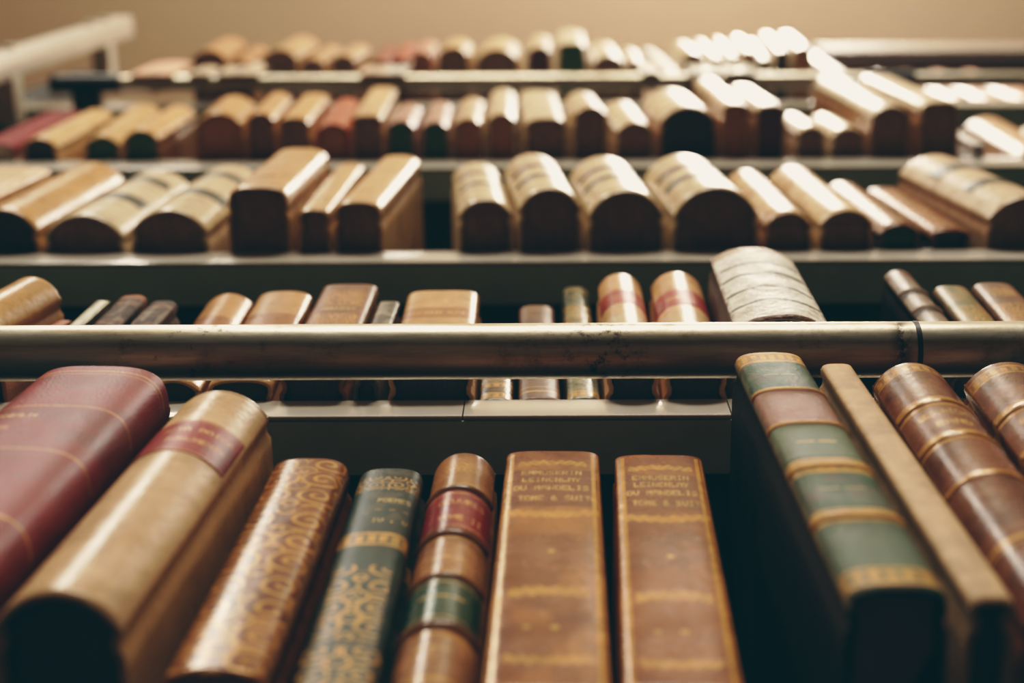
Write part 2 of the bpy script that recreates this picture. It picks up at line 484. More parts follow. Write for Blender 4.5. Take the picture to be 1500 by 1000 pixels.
# ------------------------------------------------------------------ the books, measured row by row
ROWS = {1: [], 2: [], 3: [], 4: [], 5: []}
GROUP = {1: 'books on the lowest visible shelf', 2: 'books on the second shelf behind the lower rail', 3: 'books overhanging the third shelf',
         4: 'books overhanging the fourth shelf', 5: 'books on the top shelf'}
def B(row, label, top, bot=None, Y=None, along=None, style=None, sag=.3, n=2.2, pages='brown', dep=.13, yaw=0, bands=(), labels=(), w=None):
    """top/bot = (left x, right x, apex row) of the spine at its two ends in the photograph; along = a second point of the axis"""
    Zs = ZS[row]
    if Y is None: Y = y_on(bot[2], Zs)
    zt_ = z_at(top[2], Y); H = zt_ - Zs
    tl, tr = x_at(top[0], Y, zt_), x_at(top[1], Y, zt_)
    tc, tw = (tl + tr) / 2, tr - tl
    if bot is not None:
        bl, br = x_at(bot[0], Y, Zs), x_at(bot[1], Y, Zs)
        bc = (bl + br) / 2; W = (br - bl) * .6 + tw * .4
    elif along is not None:
        za = z_at(along[1], Y); xa = x_at(along[0], Y, za)
        bc = tc + (xa - tc) * (zt_ - Zs) / (zt_ - za); W = along[2] if len(along) > 2 else tw
        if len(along) > 2: W = (x_at(along[0] + along[2] / 2, Y, za) - x_at(along[0] - along[2] / 2, Y, za)) * .5 + tw * .5
    else:
        bc, W = tc, tw
    if w: W *= w
    lean = math.atan2(tc - bc, H)
    s = dict(label=label, group=GROUP[row], X=bc, Y=Y, W=W, H=H / max(.6, math.cos(lean)), lean=lean, sag=sag * W, n=n, pages=pages,
             dep=min(dep, .125 + .02), style=style, yaw=yaw, bands=bands, labels=labels, seed=len(ROWS[row]) * 7 + row * 131)
    s['W0'], s['X0'], s['lean0'] = s['W'], s['X'], s['lean']
    ROWS[row].append(s)

def vel(base, mat='vellum', extra=(), **kw):
    d = dict(mat=mat, base=base, ops=[('blot', 60, .52, tuple(int(c * .8) for c in base), .35), ('streak', 45, .55, tuple(min(255, int(c * 1.1)) for c in base), .3),
             ('edge', .9, tuple(int(c * .78) for c in base), .4)] + list(extra))
    d.update(kw); return d
CREAM, TAN, PALE, OCHRE = (208, 172, 130), (192, 146, 96), (214, 190, 152), (184, 136, 82)

# ---- row 1, nearest -------------------------------------------------------------------------------------------
B(1, 'thick oxblood leather book with gold fillets, far left of the lowest row', (44, 246, 533), Y=.178, along=(-65, 720, 250), n=3.4, sag=.33, dep=.13,
  style=dict(mat='grain', base=(140, 40, 46), ops=[('blot', 50, .5, (104, 30, 38), .5), ('line', 540, .0005), ('line', 544, .0005),
    ('line', 590, .0007), ('line', 652, .0008), ('line', 742, .0011), ('text', 'VERHANDLN', 604, .0035, .36, -.42), ('text', 'LANDTAGES', 622, .0032, .30, -.5), ('text', 'DER BAND', 632, .003, .26, -.55),
    ('edge', .93, (90, 28, 34), .7)]))
B(1, 'large cream vellum book with a red title label beside the oxblood book', (252, 396, 569), bot=(-22, 166, 866), n=2.2, sag=.3, pages='black', dep=.13,
  style=vel(CREAM, extra=(('zone', 560, 572, (150, 120, 84)),), side=(196, 160, 112)),
  labels=[(613, 657, (150, 34, 38), [('line', 615, .0005, .95), ('line', 655, .0005, .95), ('text', 'ACTA BOICA', 626, .0034, .62, .2), ('text', 'MONUMENTA', 640, .0034, .5, .28), ('blot', 90, .55, (112, 26, 30), .5)], .96, 'red leather title label with gold lettering')])
B(1, 'brown leather book covered in gold scrollwork, between cream vellum and dark green', (402, 514, 668), Y=.206, along=(365, 860, 143), n=3.0, sag=.28, dep=.12,
  style=dict(mat='gloss', base=(136, 78, 46), waist=.0004, ops=[('blot', 70, .5, (92, 44, 28), .6), ('scroll', 671, 738, 460, .84), ('scroll', 744, 1100, 400, .8), ('zone', 660, 664, (150, 90, 50)),
    ('vline', .86, .0007), ('vline', .93, .0005), ('edge', .95, (170, 120, 84), .6), ('line', 742, .0006, .9)]))
B(1, 'dark green leather book with tarnished gilt panel on its spine', (517, 625, 683), Y=.213, along=(515, 900, 113), n=2.8, sag=.25, dep=.12,
  style=dict(mat='leather', base=(18, 54, 46), ops=[('blot', 60, .5, (14, 40, 36), .6), ('zone', 683, 692, (30, 54, 48)), ('scroll', 697, 716, 900, .9), ('blot', 140, .6, (112, 104, 82), .35),
    ('text', 'POEMES', 731, .0038, .4, .3), ('text', '- - -', 745, .0035, .4, .3), ('text', 'IV . V', 760, .0035, .42, .3), ('roll', 778, 796, 1500), ('scroll', 826, 935, 480, .62), ('scroll', 945, 1100, 520, .8), ('edge', .93, (70, 84, 70), .5)]))
B(1, 'tan leather book with raised bands, one red and one green label panel', (629, 729, 661), Y=.212, along=(639, 900, 120), n=2.3, sag=.36, dep=.12,
  style=dict(mat='gloss', base=(176, 124, 80), waist=.0003, ops=[('blot', 70, .5, (124, 82, 50), .5), ('scroll', 676, 690, 900, .45), ('line', 706, .0012), ('line', 783, .0012), ('text', '---', 812, .006, .36), ('line', 834, .0012),
    ('text', '---', 945, .006, .4), ('line', 990, .002), ('line', 925, .0016), ('edge', .9, (96, 66, 46), .6)]),
  bands=[(713, .0012, .005, (128, 84, 52), [('blot', 70, .5, (90, 56, 36), .6)]), (778, .0012, .005, (120, 80, 52), []), (841, .0013, .0055, (128, 84, 50), [('line', 839, .001)]), (913, .0013, .0055, (132, 88, 54), [('line', 909, .001)])],
  labels=[(718, 773, (140, 36, 44), [('text', 'OEUVRES', 734, .0045, .55, .15), ('text', 'TOME II', 757, .0045, .5, .15), ('line', 722, .0008), ('line', 769, .0008), ('blot', 60, .5, (112, 24, 36), .5)], .98, 'red leather title label'),
          (846, 907, (26, 72, 52), [('text', '---', 872, .006, .5, .05), ('line', 851, .0008), ('line', 902, .0008), ('blot', 60, .5, (16, 50, 40), .5)], .98, 'green leather volume label')])
def gilt_brown(o=0, s=0):
    return dict(mat='gloss', base=(172, 110, 62), ops=[('blot', 40, .5, (112, 62, 36), .55), ('zone', 688 + o, 741 + o, (128, 76, 48), .7), ('blot', 120, .6, (84, 46, 30), .3),
      ('swag', 677 + o, .006, .0045, .62), ('text', 'EMMUSERIN', 692 + o, .0042, .54), ('text', 'LEINCNLAY', 702 + o, .0042, .52), ('text', 'DU MANDELIS', 714 + o, .0042, .66), ('text', 'O TOME & SUITE', 729 + o, .0045, .8),
      ('swag', 753 + o, -.0055, .0055, .82), ('vline', .73, .0016), ('vline', .82, .0007), ('dot', 807 + o, .02, .0013), ('swag', 864 + o, .006, .006, .6), ('dot', 918 + o, .1, .0014), ('dot', 918 + o, -.3, .0012),
      ('swag', 966 + o, -.003, .004, .6), ('edge', .96, (176, 126, 78), .35)])
B(1, 'golden brown calf book with gilt lettering, left of the matching pair', (734, 881, 659), Y=.212, along=(801, 900, 180), n=4.2, sag=.13, dep=.12, style=gilt_brown())
B(1, 'reddish brown calf book with gilt lettering beside the dark empty gap', (894, 1030, 666), Y=.212, along=(985, 900, 162), n=4.0, sag=.13, dep=.12, style=dict(gilt_brown(8), base=(158, 94, 54)))
GR, GR2 = (44, 82, 62), (112, 122, 100)
B(1, 'slim green and tan banded book right of the empty gap, its dark foot showing', (1072, 1180, 516), bot=(1246, 1386, 864), n=2.8, sag=.2, pages='plum', dep=.13,
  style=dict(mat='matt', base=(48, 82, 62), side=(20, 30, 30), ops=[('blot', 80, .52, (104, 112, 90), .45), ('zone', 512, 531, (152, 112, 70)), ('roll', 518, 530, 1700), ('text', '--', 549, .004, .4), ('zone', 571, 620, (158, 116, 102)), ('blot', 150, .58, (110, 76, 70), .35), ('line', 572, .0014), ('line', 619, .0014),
    ('zone', 622, 668, (104, 118, 96)), ('text', '--', 647, .005, .45), ('roll', 672, 692, 1500), ('text', '--', 716, .005, .5), ('roll', 745, 764, 1400), ('text', '--', 797, .006, .5), ('zone', 765, 830, (86, 104, 86)), ('roll', 832, 856, 1300), ('edge', .8, (176, 184, 156), .95)]),
  bands=[(571, .0008, .004, (150, 108, 76), [('line', 571, .002)]), (620, .0008, .004, (150, 108, 76), [('line', 620, .002)]), (682, .0009, .005, (160, 118, 72), [('line', 682, .0025)]), (755, .0009, .005, (160, 118, 72), [('line', 755, .0025)])])
B(1, 'thin plain tan board-bound book between the green banded and brown gilt books', (1199, 1254, 533), bot=(1442, 1512, 880), n=3.0, sag=.2, pages='black', dep=.13, style=vel((216, 182, 140), mat='rough')
  )
def gilt_dark(y0):
    return dict(mat='gloss', base=(134, 84, 58), ops=[('blot', 50, .5, (82, 46, 34), .6), ('roll', y0 + 3, y0 + 13, 1500), ('roll', y0 + 50, y0 + 62, 1300), ('text', 'GESCHICHTE', y0 + 72, .005, .6), ('text', 'BAND', y0 + 86, .005, .36), ('roll', y0 + 98, y0 + 110, 1300),
      ('line', y0 + 160, .002), ('line', y0 + 165, .001), ('line', y0 + 250, .0025), ('line', y0 + 257, .001), ('blot', 160, .6, (70, 40, 34), .3), ('edge', .93, (160, 112, 74), .6)])
B(1, 'thick brown leather book with gilt bands, first of the brown pair at right', (1268, 1396, 532), Y=.183, along=(1452, 700, 150), n=2.4, sag=.3, dep=.13, style=gilt_dark(532),
  bands=[(588, .0008, .005, (132, 86, 56), [('line', 588, .0025)]), (636, .0008, .005, (132, 86, 56), [('line', 636, .0025)]), (694, .0008, .005, (128, 82, 54), [('line', 694, .002)])])
B(1, 'brown leather book with gilt bands cut off by the right edge', (1414, 1542, 532), Y=.183, along=(1622, 700, 150), n=2.4, sag=.3, dep=.13, style=gilt_dark(534),
  bands=[(590, .0008, .005, (132, 86, 56), [('line', 590, .0025)]), (638, .0008, .005, (132, 86, 56), [('line', 638, .0025)])])

# ---- row 2, behind the lower rail --------------------------------------------------------------------------------
B(2, 'large tan vellum book with laced joints at the left end of the second row', (8, 96, 402), Y=.186, along=(-80, 474, 108), n=2.3, sag=.35, pages='black', style=vel((188, 142, 88), side=(168, 124, 76)))
B(2, 'tiny pink paper booklet wedged low beside the tan vellum book', (80, 104, 465), Y=.205, along=(76, 474, 20), n=2.6, sag=.15, pages='black', style=vel((188, 130, 106), mat='rough'))
B(2, 'narrow olive book with a pale parchment strip down its spine', (140, 163, 436), Y=.203, along=(112, 474, 20), n=3, sag=.15, pages='black', style=dict(mat='vellum', base=(196, 190, 156), ops=[('streak', 60, .5, (92, 84, 54), .8), ('edge', .6, (80, 74, 48), .7)]))
B(2, 'black speckled book with worn brown head, left of two marbled ones', (170, 214, 428), Y=.203, along=(149, 474, 44), n=2.6, sag=.22, pages='black', style=dict(mat='rough', base=(70, 52, 44), wob=.0012, torn=True, ops=[('blot', 160, .5, (150, 112, 84), .6), ('blot', 300, .55, (24, 22, 24), .7), ('streak', 50, .6, (176, 160, 144), .4), ('zone', 420, 434, (150, 96, 62))]))
B(2, 'shorter black speckled book leaning right of its marbled neighbour', (220, 261, 437), Y=.203, along=(203, 474, 40), n=2.6, sag=.22, pages='black', style=dict(mat='rough', base=(80, 60, 50), wob=.0012, torn=True, ops=[('blot', 160, .52, (156, 124, 100), .6), ('blot', 300, .55, (28, 26, 28), .7), ('streak', 50, .6, (180, 164, 150), .4)]))
B(2, 'smooth tan book, left of the matching tan twins behind the rail', (306, 370, 427), Y=.213, along=(306, 474, 74), n=2.4, sag=.24, pages='black', style=vel((190, 142, 92), extra=(('zone', 459, 476, (146, 92, 58)),)))
B(2, 'smooth tan book, right of the matching tan twins behind the rail', (375, 458, 424), Y=.213, along=(390, 474, 82), n=2.6, sag=.2, pages='black', style=vel((192, 146, 96), extra=(('zone', 456, 476, (150, 96, 60)),)))
B(2, 'brown calf book with faded gilt tooling between tan twin and little grey book', (476, 552, 414), Y=.207, along=(485, 474, 92), n=4, sag=.18, pages='black', style=dict(mat='leather', base=(140, 92, 60), ops=[('blot', 80, .5, (108, 66, 44), .5), ('scroll', 424, 446, 1100, .6), ('text', 'OEUVRES', 450, .0045, .5), ('scroll', 458, 480, 900, .6), ('vline', .9, .0014), ('edge', .86, (206, 184, 160), .9)]))
B(2, 'small dark grey mottled book squeezed left of the wide tan book', (560, 590, 439), Y=.207, along=(560, 474, 32), n=3, sag=.2, pages='black', style=dict(mat='leather', base=(92, 82, 70), ops=[('blot', 200, .5, (48, 44, 40), .7), ('blot', 140, .55, (176, 164, 140), .5), ('edge', .8, (190, 176, 150), .6)]))
B(2, 'wide pale tan book with flat spine and faded brown stamp', (592, 702, 424), Y=.206, along=(640, 474, 121), n=4.5, sag=.2, pages='black', style=vel((202, 158, 106), extra=(('zone', 449, 464, (160, 106, 66), .78), ('text', 'HISTORIA MUNDI', 457, .0042, .66), ('dot', 440, .1, .0014), ('vline', .96, .0008))))
B(2, 'little black book with gilt lines hidden behind the rail', (708, 752, 486), bot=(700, 750, 585), n=2.6, sag=.22, pages='black', style=dict(mat='gloss', base=(56, 44, 36), ops=[('roll', 560, 566, 1500), ('roll', 574, 582, 1500), ('line', 556, .0014), ('blot', 200, .56, (150, 120, 80), .5)]))
B(2, 'short brown book standing low in the gap left of the green gilt one', (760, 815, 446), bot=(760, 824, 583), n=2.6, sag=.22, pages='black', style=dict(mat='leather', base=(122, 88, 66), ops=[('blot', 80, .5, (88, 62, 48), .5), ('line', 566, .0012), ('line', 572, .0012), ('zone', 440, 455, (142, 106, 80)), ('edge', .9, (170, 140, 110), .6)]))
B(2, 'small dark green book with gilt bands beside the red-labelled pair', (823, 869, 419), bot=(831, 885, 583), n=2.6, sag=.25, pages='black', style=dict(mat='gloss', base=(56, 70, 50), ops=[('blot', 120, .52, (148, 140, 104), .5), ('text', '-', 434, .004, .3), ('roll', 448, 453, 1500), ('scroll', 454, 470, 1500, .9), ('line', 425, .0014), ('roll', 572, 580, 1500), ('edge', .86, (170, 160, 120), .7)]))
LBLR = (172, 66, 52)
B(2, 'round-backed tan book with red label, left of the red-labelled pair', (870, 944, 400), Y=.205, along=(919, 474, 81), n=2.1, sag=.32, pages='black', style=vel((212, 164, 116), extra=(('zone', 458, 480, (204, 184, 150)), ('blot', 300, .6, (120, 90, 64), .3))),
  labels=[(424, 443, LBLR, [('text', 'GOTHA', 434, .006, .4), ('blot', 100, .5, (148, 44, 40), .5)], 1.0, 'red title label')])
B(2, 'round-backed tan book with red label next to the silvery papered book', (948, 1030, 398), Y=.205, along=(1005, 474, 88), n=2.1, sag=.32, pages='black', style=vel((210, 162, 114), extra=(('zone', 454, 480, (206, 172, 126)), ('blot', 300, .6, (120, 90, 64), .3))),
  labels=[(424, 446, (168, 56, 46), [('text', 'GENEALOG', 436, .006, .5), ('blot', 100, .5, (140, 40, 38), .5)], 1.0, 'red title label')])
B(2, 'large book covered in creased silvery white paper with frayed brown edges', (1042, 1156, 362), bot=(1072, 1222, 464), n=2.4, sag=.16, pages='black', dep=.12,
  style=dict(mat='silver', base=(240, 238, 224), side=(70, 52, 44), wob=.0016, torn=True, ops=[('blot', 90, .56, (176, 164, 140), .5), ('blot', 420, .6, (120, 104, 88), .45), ('zone', 350, 369, (176, 150, 120)), ('zone', 461, 466, (110, 78, 58)),
    ('zone', 383.4, 386.8, (84, 80, 62), .9), ('zone', 398.4, 401.8, (92, 88, 68), .95), ('zone', 418.4, 421.8, (84, 80, 62), .95), ('zone', 437.4, 440.8, (92, 88, 68), .95), ('edge', .88, (104, 74, 58), .95)]))
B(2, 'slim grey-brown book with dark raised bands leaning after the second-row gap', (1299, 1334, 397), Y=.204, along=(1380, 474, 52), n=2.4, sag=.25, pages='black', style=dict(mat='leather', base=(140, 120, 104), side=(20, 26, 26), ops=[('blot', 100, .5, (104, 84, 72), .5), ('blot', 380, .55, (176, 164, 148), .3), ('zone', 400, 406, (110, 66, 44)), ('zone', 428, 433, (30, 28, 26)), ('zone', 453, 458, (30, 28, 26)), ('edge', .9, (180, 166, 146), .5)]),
  bands=[(426, .0012, .004, (150, 130, 112), []), (451, .0012, .004, (150, 130, 112), [])])
B(2, 'faded green and tan book right of the slim grey-brown one', (1370, 1416, 420), Y=.204, along=(1438, 474, 62), n=2.5, sag=.22, pages='black', style=dict(mat='leather', base=(142, 122, 86), side=(80, 60, 44), ops=[('blot', 70, .5, (64, 88, 62), .55), ('scroll', 450, 475, 900, .8), ('blot', 120, .55, (150, 104, 62), .45), ('edge', .9, (190, 160, 116), .7)]))
B(2, 'worn brown gilt book last in the second row by the right edge', (1428, 1482, 416), Y=.204, along=(1508, 474, 72), n=2.6, sag=.2, pages='black', style=dict(mat='leather', base=(138, 104, 82), side=(90, 66, 50), ops=[('blot', 70, .5, (96, 66, 52), .55), ('scroll', 446, 475, 900, .8), ('scroll', 424, 436, 900, .5), ('edge', .9, (200, 160, 116), .8)]))

# ---- row 3 ---------------------------------------------------------------------------------------------------------
DKL = (74, 78, 66)
def lab3(y0, y1, um=.8, c=DKL, txt='OPERA'):
    return (y0, y1, c, [('blot', 60, .5, (54, 58, 50), .5)], um, 'dark title label')
B(3, 'flat pale vellum book cut off by the left edge of the third row', (-12, 78, 241), bot=(-170, -56, 303), n=4.2, sag=.14, style=vel((216, 178, 136)))
B(3, 'tan vellum book with polished round spine, second in the third row', (92, 176, 234), bot=(-58, 54, 302), n=2.3, sag=.3, style=vel((190, 146, 92)), pages='black')
B(3, 'broad vellum book with two dark labels, left of the labelled neighbours', (178, 286, 246), bot=(62, 178, 311), n=2.3, sag=.28, style=vel((208, 188, 156)), labels=[lab3(256, 262, .7), lab3(279, 287, .75)])
B(3, 'broad vellum book with two dark labels next to the tall tan one', (292, 385, 239), bot=(186, 305, 304), n=2.3, sag=.28, style=vel((208, 186, 150)), labels=[lab3(250, 256, .8), lab3(273, 281, .85)])
B(3, 'tall tan vellum book with square shoulders rising above third-row neighbours', (406, 488, 215), bot=(333, 427, 271), n=3.2, sag=.3, style=vel((194, 152, 102)))
B(3, 'narrow tan vellum book squeezed right of the tall square-shouldered one', (489, 531, 237), bot=(434, 484, 304), n=2.8, sag=.32, style=vel((200, 160, 112)))
B(3, 'tan vellum book leaning right at the brink of the third-row gap', (556, 620, 226), bot=(489, 556, 293), n=2.6, sag=.3, style=vel((208, 166, 116), side=(188, 150, 104)))
B(3, 'slim round-backed vellum book with two faint labels right of the gap', (664, 733, 237), bot=(672, 753, 291), n=2.1, sag=.3, style=vel(PALE), labels=[lab3(249, 254, .8, (142, 112, 96)), lab3(264, 269, .8, (112, 108, 88))])
B(3, 'domed vellum book with two labels, second right of the third-row gap', (740, 818, 225), bot=(757, 854, 275), n=2.1, sag=.34, style=vel(PALE), labels=[lab3(239, 244, .85, (100, 66, 60)), lab3(253, 258, .85, (66, 72, 56))])
B(3, 'domed vellum book with two labels, third right of the third-row gap', (836, 930, 229), bot=(861, 977, 279), n=2.1, sag=.34, style=vel(PALE), labels=[lab3(242, 247, .85, (98, 64, 58)), lab3(255, 260, .85, (62, 68, 54))])
B(3, 'widest domed vellum book with two labels in the middle of the third row', (944, 1052, 227), bot=(987, 1118, 275), n=2.1, sag=.34, style=vel(PALE), labels=[lab3(239, 244, .85, (98, 64, 58)), lab3(252, 257, .85, (62, 68, 54))])
B(3, 'brown-stained vellum book right of the widest domed one', (1066, 1125, 249), bot=(1121, 1194, 311), n=2.3, sag=.3, pages='brown', style=vel((206, 172, 126), extra=(('blot', 40, .46, (160, 104, 56), .6),)))
B(3, 'brown-stained vellum book left of the two low brown ones', (1126, 1194, 244), bot=(1201, 1282, 308), n=2.3, sag=.28, style=vel((212, 180, 136), extra=(('blot', 40, .5, (160, 104, 56), .5),)))
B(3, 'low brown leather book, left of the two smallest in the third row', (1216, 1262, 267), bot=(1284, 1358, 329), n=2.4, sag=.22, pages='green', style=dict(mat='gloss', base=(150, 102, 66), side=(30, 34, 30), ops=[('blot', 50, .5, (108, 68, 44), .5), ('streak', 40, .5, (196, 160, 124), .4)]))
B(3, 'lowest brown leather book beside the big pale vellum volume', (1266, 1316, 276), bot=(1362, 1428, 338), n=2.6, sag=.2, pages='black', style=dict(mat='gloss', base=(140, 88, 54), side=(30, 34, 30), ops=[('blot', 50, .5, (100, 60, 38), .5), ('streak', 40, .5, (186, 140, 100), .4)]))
B(3, 'big pale vellum volume with dark labels at right end of the third row', (1318, 1424, 229), bot=(1452, 1570, 291), n=2.2, sag=.27, style=vel((204, 178, 146), side=(178, 142, 110)), labels=[lab3(241, 249, .75), lab3(263, 270, .7)])

# ---- row 4 ---------------------------------------------------------------------------------------------------------
B(4, 'red cloth book at the far left end of the fourth row', (72, 120, 158), bot=(-46, 26, 206), n=2.8, sag=.22, pages='pale', style=vel((128, 28, 26), mat='rough', side=(190, 150, 130)))
B(4, 'cream vellum book in front of the red one at left', (118, 172, 155), bot=(34, 81, 197), n=2.3, sag=.28, pages='black', style=vel((204, 166, 116)))
B(4, 'tan vellum book with green page edges, third in the fourth row', (184, 238, 148), bot=(126, 176, 195), n=2.3, sag=.28, pages='green', style=vel((204, 164, 114)))
B(4, 'tan vellum book with green page edges left of the wide brown-edged one', (236, 293, 151), bot=(181, 228, 186), n=2.3, sag=.3, pages='green', style=vel((206, 160, 108), side=(130, 92, 60)))
B(4, 'wide tan book with brown page edges, fifth in the fourth row', (308, 382, 137), bot=(289, 358, 162), n=2.3, sag=.3, pages='rust', style=vel((196, 150, 98)))
B(4, 'narrow tan book with dark left joint right of the wide one', (388, 436, 132), bot=(362, 401, 162), n=2.4, sag=.3, pages='brown', style=vel((202, 152, 102)))
B(4, 'tan book with glossy right shoulder left of the red-spined one', (440, 492, 134), bot=(407, 452, 169), n=2.6, sag=.3, style=vel((206, 160, 106)))
B(4, 'faded red-spined book in the fourth row', (484, 534, 141), bot=(464, 510, 178), n=2.4, sag=.25, pages='rust', style=vel((176, 92, 70)))
B(4, 'tall tan book standing above its neighbours beside the faded red one', (540, 586, 125), bot=(518, 560, 166), n=3.0, sag=.28, pages='brown', style=vel((214, 174, 128)))
B(4, 'left of the two pinkish books with green page edges', (584, 624, 149), bot=(566, 611, 174), n=2.4, sag=.3, pages='green', style=vel((176, 134, 116)))
B(4, 'right of the two pinkish books with green page edges', (627, 666, 146), bot=(615, 661, 176), n=2.4, sag=.3, pages='green', style=vel((182, 142, 124)))
B(4, 'brown-edged pale book right of the green-edged pair', (672, 716, 141), bot=(664, 708, 171), n=2.4, sag=.3, pages='rust', style=vel((202, 170, 134)))
B(4, 'slender pale book rising slightly above at the middle of the fourth row', (717, 758, 128), bot=(715, 756, 164), n=2.4, sag=.32, pages='rust', style=vel((214, 188, 152)))
B(4, 'broad pale book with straight sides right of the slender one', (763, 820, 131), bot=(768, 829, 171), n=2.6, sag=.27, pages='brown', style=vel((216, 192, 156)))
B(4, 'pale book with tall dark foot at centre right of the fourth row', (825, 874, 134), bot=(842, 893, 155), n=2.4, sag=.3, style=vel((212, 184, 146)))
B(4, 'low pale book before the widest book of the fourth row', (884, 936, 147), bot=(904, 961, 177), n=2.3, sag=.3, style=vel((214, 188, 152)))
B(4, 'widest pale book of the fourth row with big dark foot', (938, 1020, 130), bot=(968, 1057, 155), n=2.4, sag=.28, pages='black', style=vel((214, 188, 152), side=(176, 130, 92)))
B(4, 'narrow pale book with rust page edges beside the widest one', (1018, 1056, 114), bot=(1058, 1096, 151), n=2.5, sag=.3, pages='rust', style=vel((214, 186, 150), side=(180, 134, 96)))
B(4, 'pale book with plum page edges right of the rust-edged one', (1063, 1106, 124), bot=(1110, 1154, 154), n=2.5, sag=.3, pages='plum', style=vel((214, 188, 154), side=(180, 134, 96)))
B(4, 'left of the two low books in the fourth row', (1142, 1180, 166), bot=(1168, 1213, 186), n=2.3, sag=.28, style=vel((206, 184, 152)))
B(4, 'right of the two low books in the fourth row', (1186, 1228, 167), bot=(1218, 1274, 188), n=2.3, sag=.28, style=vel((206, 184, 152)))
B(4, 'tall pale folio, left of the two big ones at right of the fourth row', (1196, 1250, 110), bot=(1280, 1343, 156), n=2.4, sag=.28, style=vel((216, 196, 164), side=(168, 122, 84)))
B(4, 'tall pale folio, right of the two big ones at right of the fourth row', (1254, 1310, 110), bot=(1346, 1408, 150), n=2.6, sag=.26, style=vel((216, 194, 160), side=(168, 122, 84)))
B(4, 'thin white book peeking out right of the tall folios', (1340, 1356, 163), bot=(1426, 1446, 212), n=3, sag=.16, pages='black', style=vel((236, 232, 226), side=(226, 220, 214)))
B(4, 'cream vellum book behind the thin white one at right edge', (1416, 1476, 172), bot=(1494, 1560, 216), n=2.2, sag=.28, style=vel((204, 162, 126), side=(180, 138, 106)))
B(4, 'stained cream vellum book cut off at right of the fourth row', (1484, 1572, 182), bot=(1574, 1670, 226), n=2.2, sag=.28, style=vel((204, 166, 132), side=(180, 138, 106), extra=(('blot', 30, .55, (140, 92, 74), .5),)))

# ---- row 5 ---------------------------------------------------------------------------------------------------------
B(5, 'tan book first at the left end of the top row', (312, 372, 51), bot=(287, 329, 70), n=2.2, sag=.3, style=vel((184, 140, 98)))
B(5, 'low tan book second from left in the top row', (368, 396, 64), bot=(339, 366, 86), n=2.2, sag=.3, style=vel((182, 138, 98)))
B(5, 'tan round-backed book third from left in the top row', (420, 474, 49), bot=(388, 434, 69), n=2.2, sag=.32, style=vel((186, 148, 106)))
B(5, 'small tan book with low dark foot in the left part of the top row', (474, 506, 63), bot=(443, 475, 83), n=2.2, sag=.3, style=vel((184, 144, 104)))
B(5, 'tan book just left of the red ones in the top row', (510, 548, 62), bot=(487, 521, 78), n=2.2, sag=.3, style=vel((188, 150, 110)))
B(5, 'dark red little book in the top row', (566, 592, 63), bot=(545, 573, 86), n=2.4, sag=.24, style=vel((140, 62, 52)))
B(5, 'brighter red slim book of the top row', (586, 612, 60), bot=(574, 602, 84), n=2.4, sag=.24, style=vel((170, 84, 66)))
B(5, 'pink-spined book right of the red books in the top row', (614, 648, 57), bot=(603, 630, 74), n=2.4, sag=.3, style=vel((196, 138, 114)), pages='rust')
B(5, 'cream book with round dark foot at the middle of the top row', (652, 696, 54), bot=(642, 689, 67), n=2.1, sag=.32, style=vel((206, 168, 122)))
B(5, 'widest cream book in the middle of the top row', (704, 768, 53), bot=(699, 760, 70), n=2.2, sag=.3, style=vel((210, 178, 134)))
B(5, 'cream book between the widest one and the green-edged one', (773, 814, 49), bot=(776, 808, 67), n=2.4, sag=.28, style=vel((212, 184, 146)), pages='plum')
B(5, 'tallest cream book with green page edges in the top row', (817, 858, 42), bot=(819, 860, 62), n=2.6, sag=.28, pages='green', style=vel((220, 200, 166)))
B(5, 'cream book right of the green-edged tallest one', (862, 906, 60), bot=(871, 917, 80), n=2.1, sag=.3, style=vel((212, 190, 156)))
B(5, 'small pale book just left of the leaning white one', (908, 934, 69), bot=(919, 944, 88), n=2.3, sag=.3, style=vel((204, 180, 148)))
B(5, 'cream book right of the leaning white one in the top row', (974, 1010, 60), bot=(995, 1038, 76), n=2.2, sag=.3, style=vel((210, 188, 154)))
B(5, 'small cream book with green-black foot right of centre in the top row', (1012, 1038, 57), bot=(1040, 1063, 83), n=2.2, sag=.3, style=vel((208, 184, 148)))
B(5, 'round cream book in the right part of the top row', (1041, 1068, 55), bot=(1064, 1085, 82), n=2.2, sag=.3, style=vel((212, 190, 154)))
B(5, 'cream book with reddish page edges in the right part of the top row', (1066, 1092, 52), bot=(1086, 1110, 74), n=2.6, sag=.25, pages='rust', style=vel((210, 186, 150)))
B(5, 'low cream book before the black-footed one at right of the top row', (1092, 1110, 58), bot=(1112, 1133, 86), n=2.3, sag=.3, style=vel((206, 182, 146)))
B(5, 'black-footed cream book next to last in the top row', (1110, 1136, 48), bot=(1135, 1160, 74), n=2.3, sag=.3, pages='black', style=vel((214, 194, 160)))
B(5, 'cream book with rust page edges, last large one of the top row', (1138, 1166, 47), bot=(1162, 1192, 69), n=2.3, sag=.28, pages='rust', style=vel((214, 194, 160)))
B(5, 'thin white book leaning at the right end of the top row', (1172, 1190, 74), bot=(1218, 1244, 106), n=3, sag=.16, pages='pale', style=vel((232, 224, 216)))
B(5, 'white book leaning left in a gap right of the middle of the top row', (944, 962, 70), bot=(984, 1003, 103), n=3, sag=.16, pages='pale', style=vel((232, 224, 212)))
for i, (a, b, lab) in enumerate(((1346, 1391, 'pink book, first of the low ones beyond the right rail bracket'), (1393, 1430, 'pink book, second of the low ones beyond the right rail bracket'),
                      (1446, 1492, 'pink book, third of the low ones beyond the right rail bracket'), (1498, 1545, 'pink book cut off at right behind the upper rail'))):
    B(5, lab, (800 + (a - 800) * .86, 800 + (b - 800) * .86, 104), bot=(a, b, 142 if i % 2 else 144), n=2.2, sag=.28, pages='brown', style=vel((216, 166, 142)))

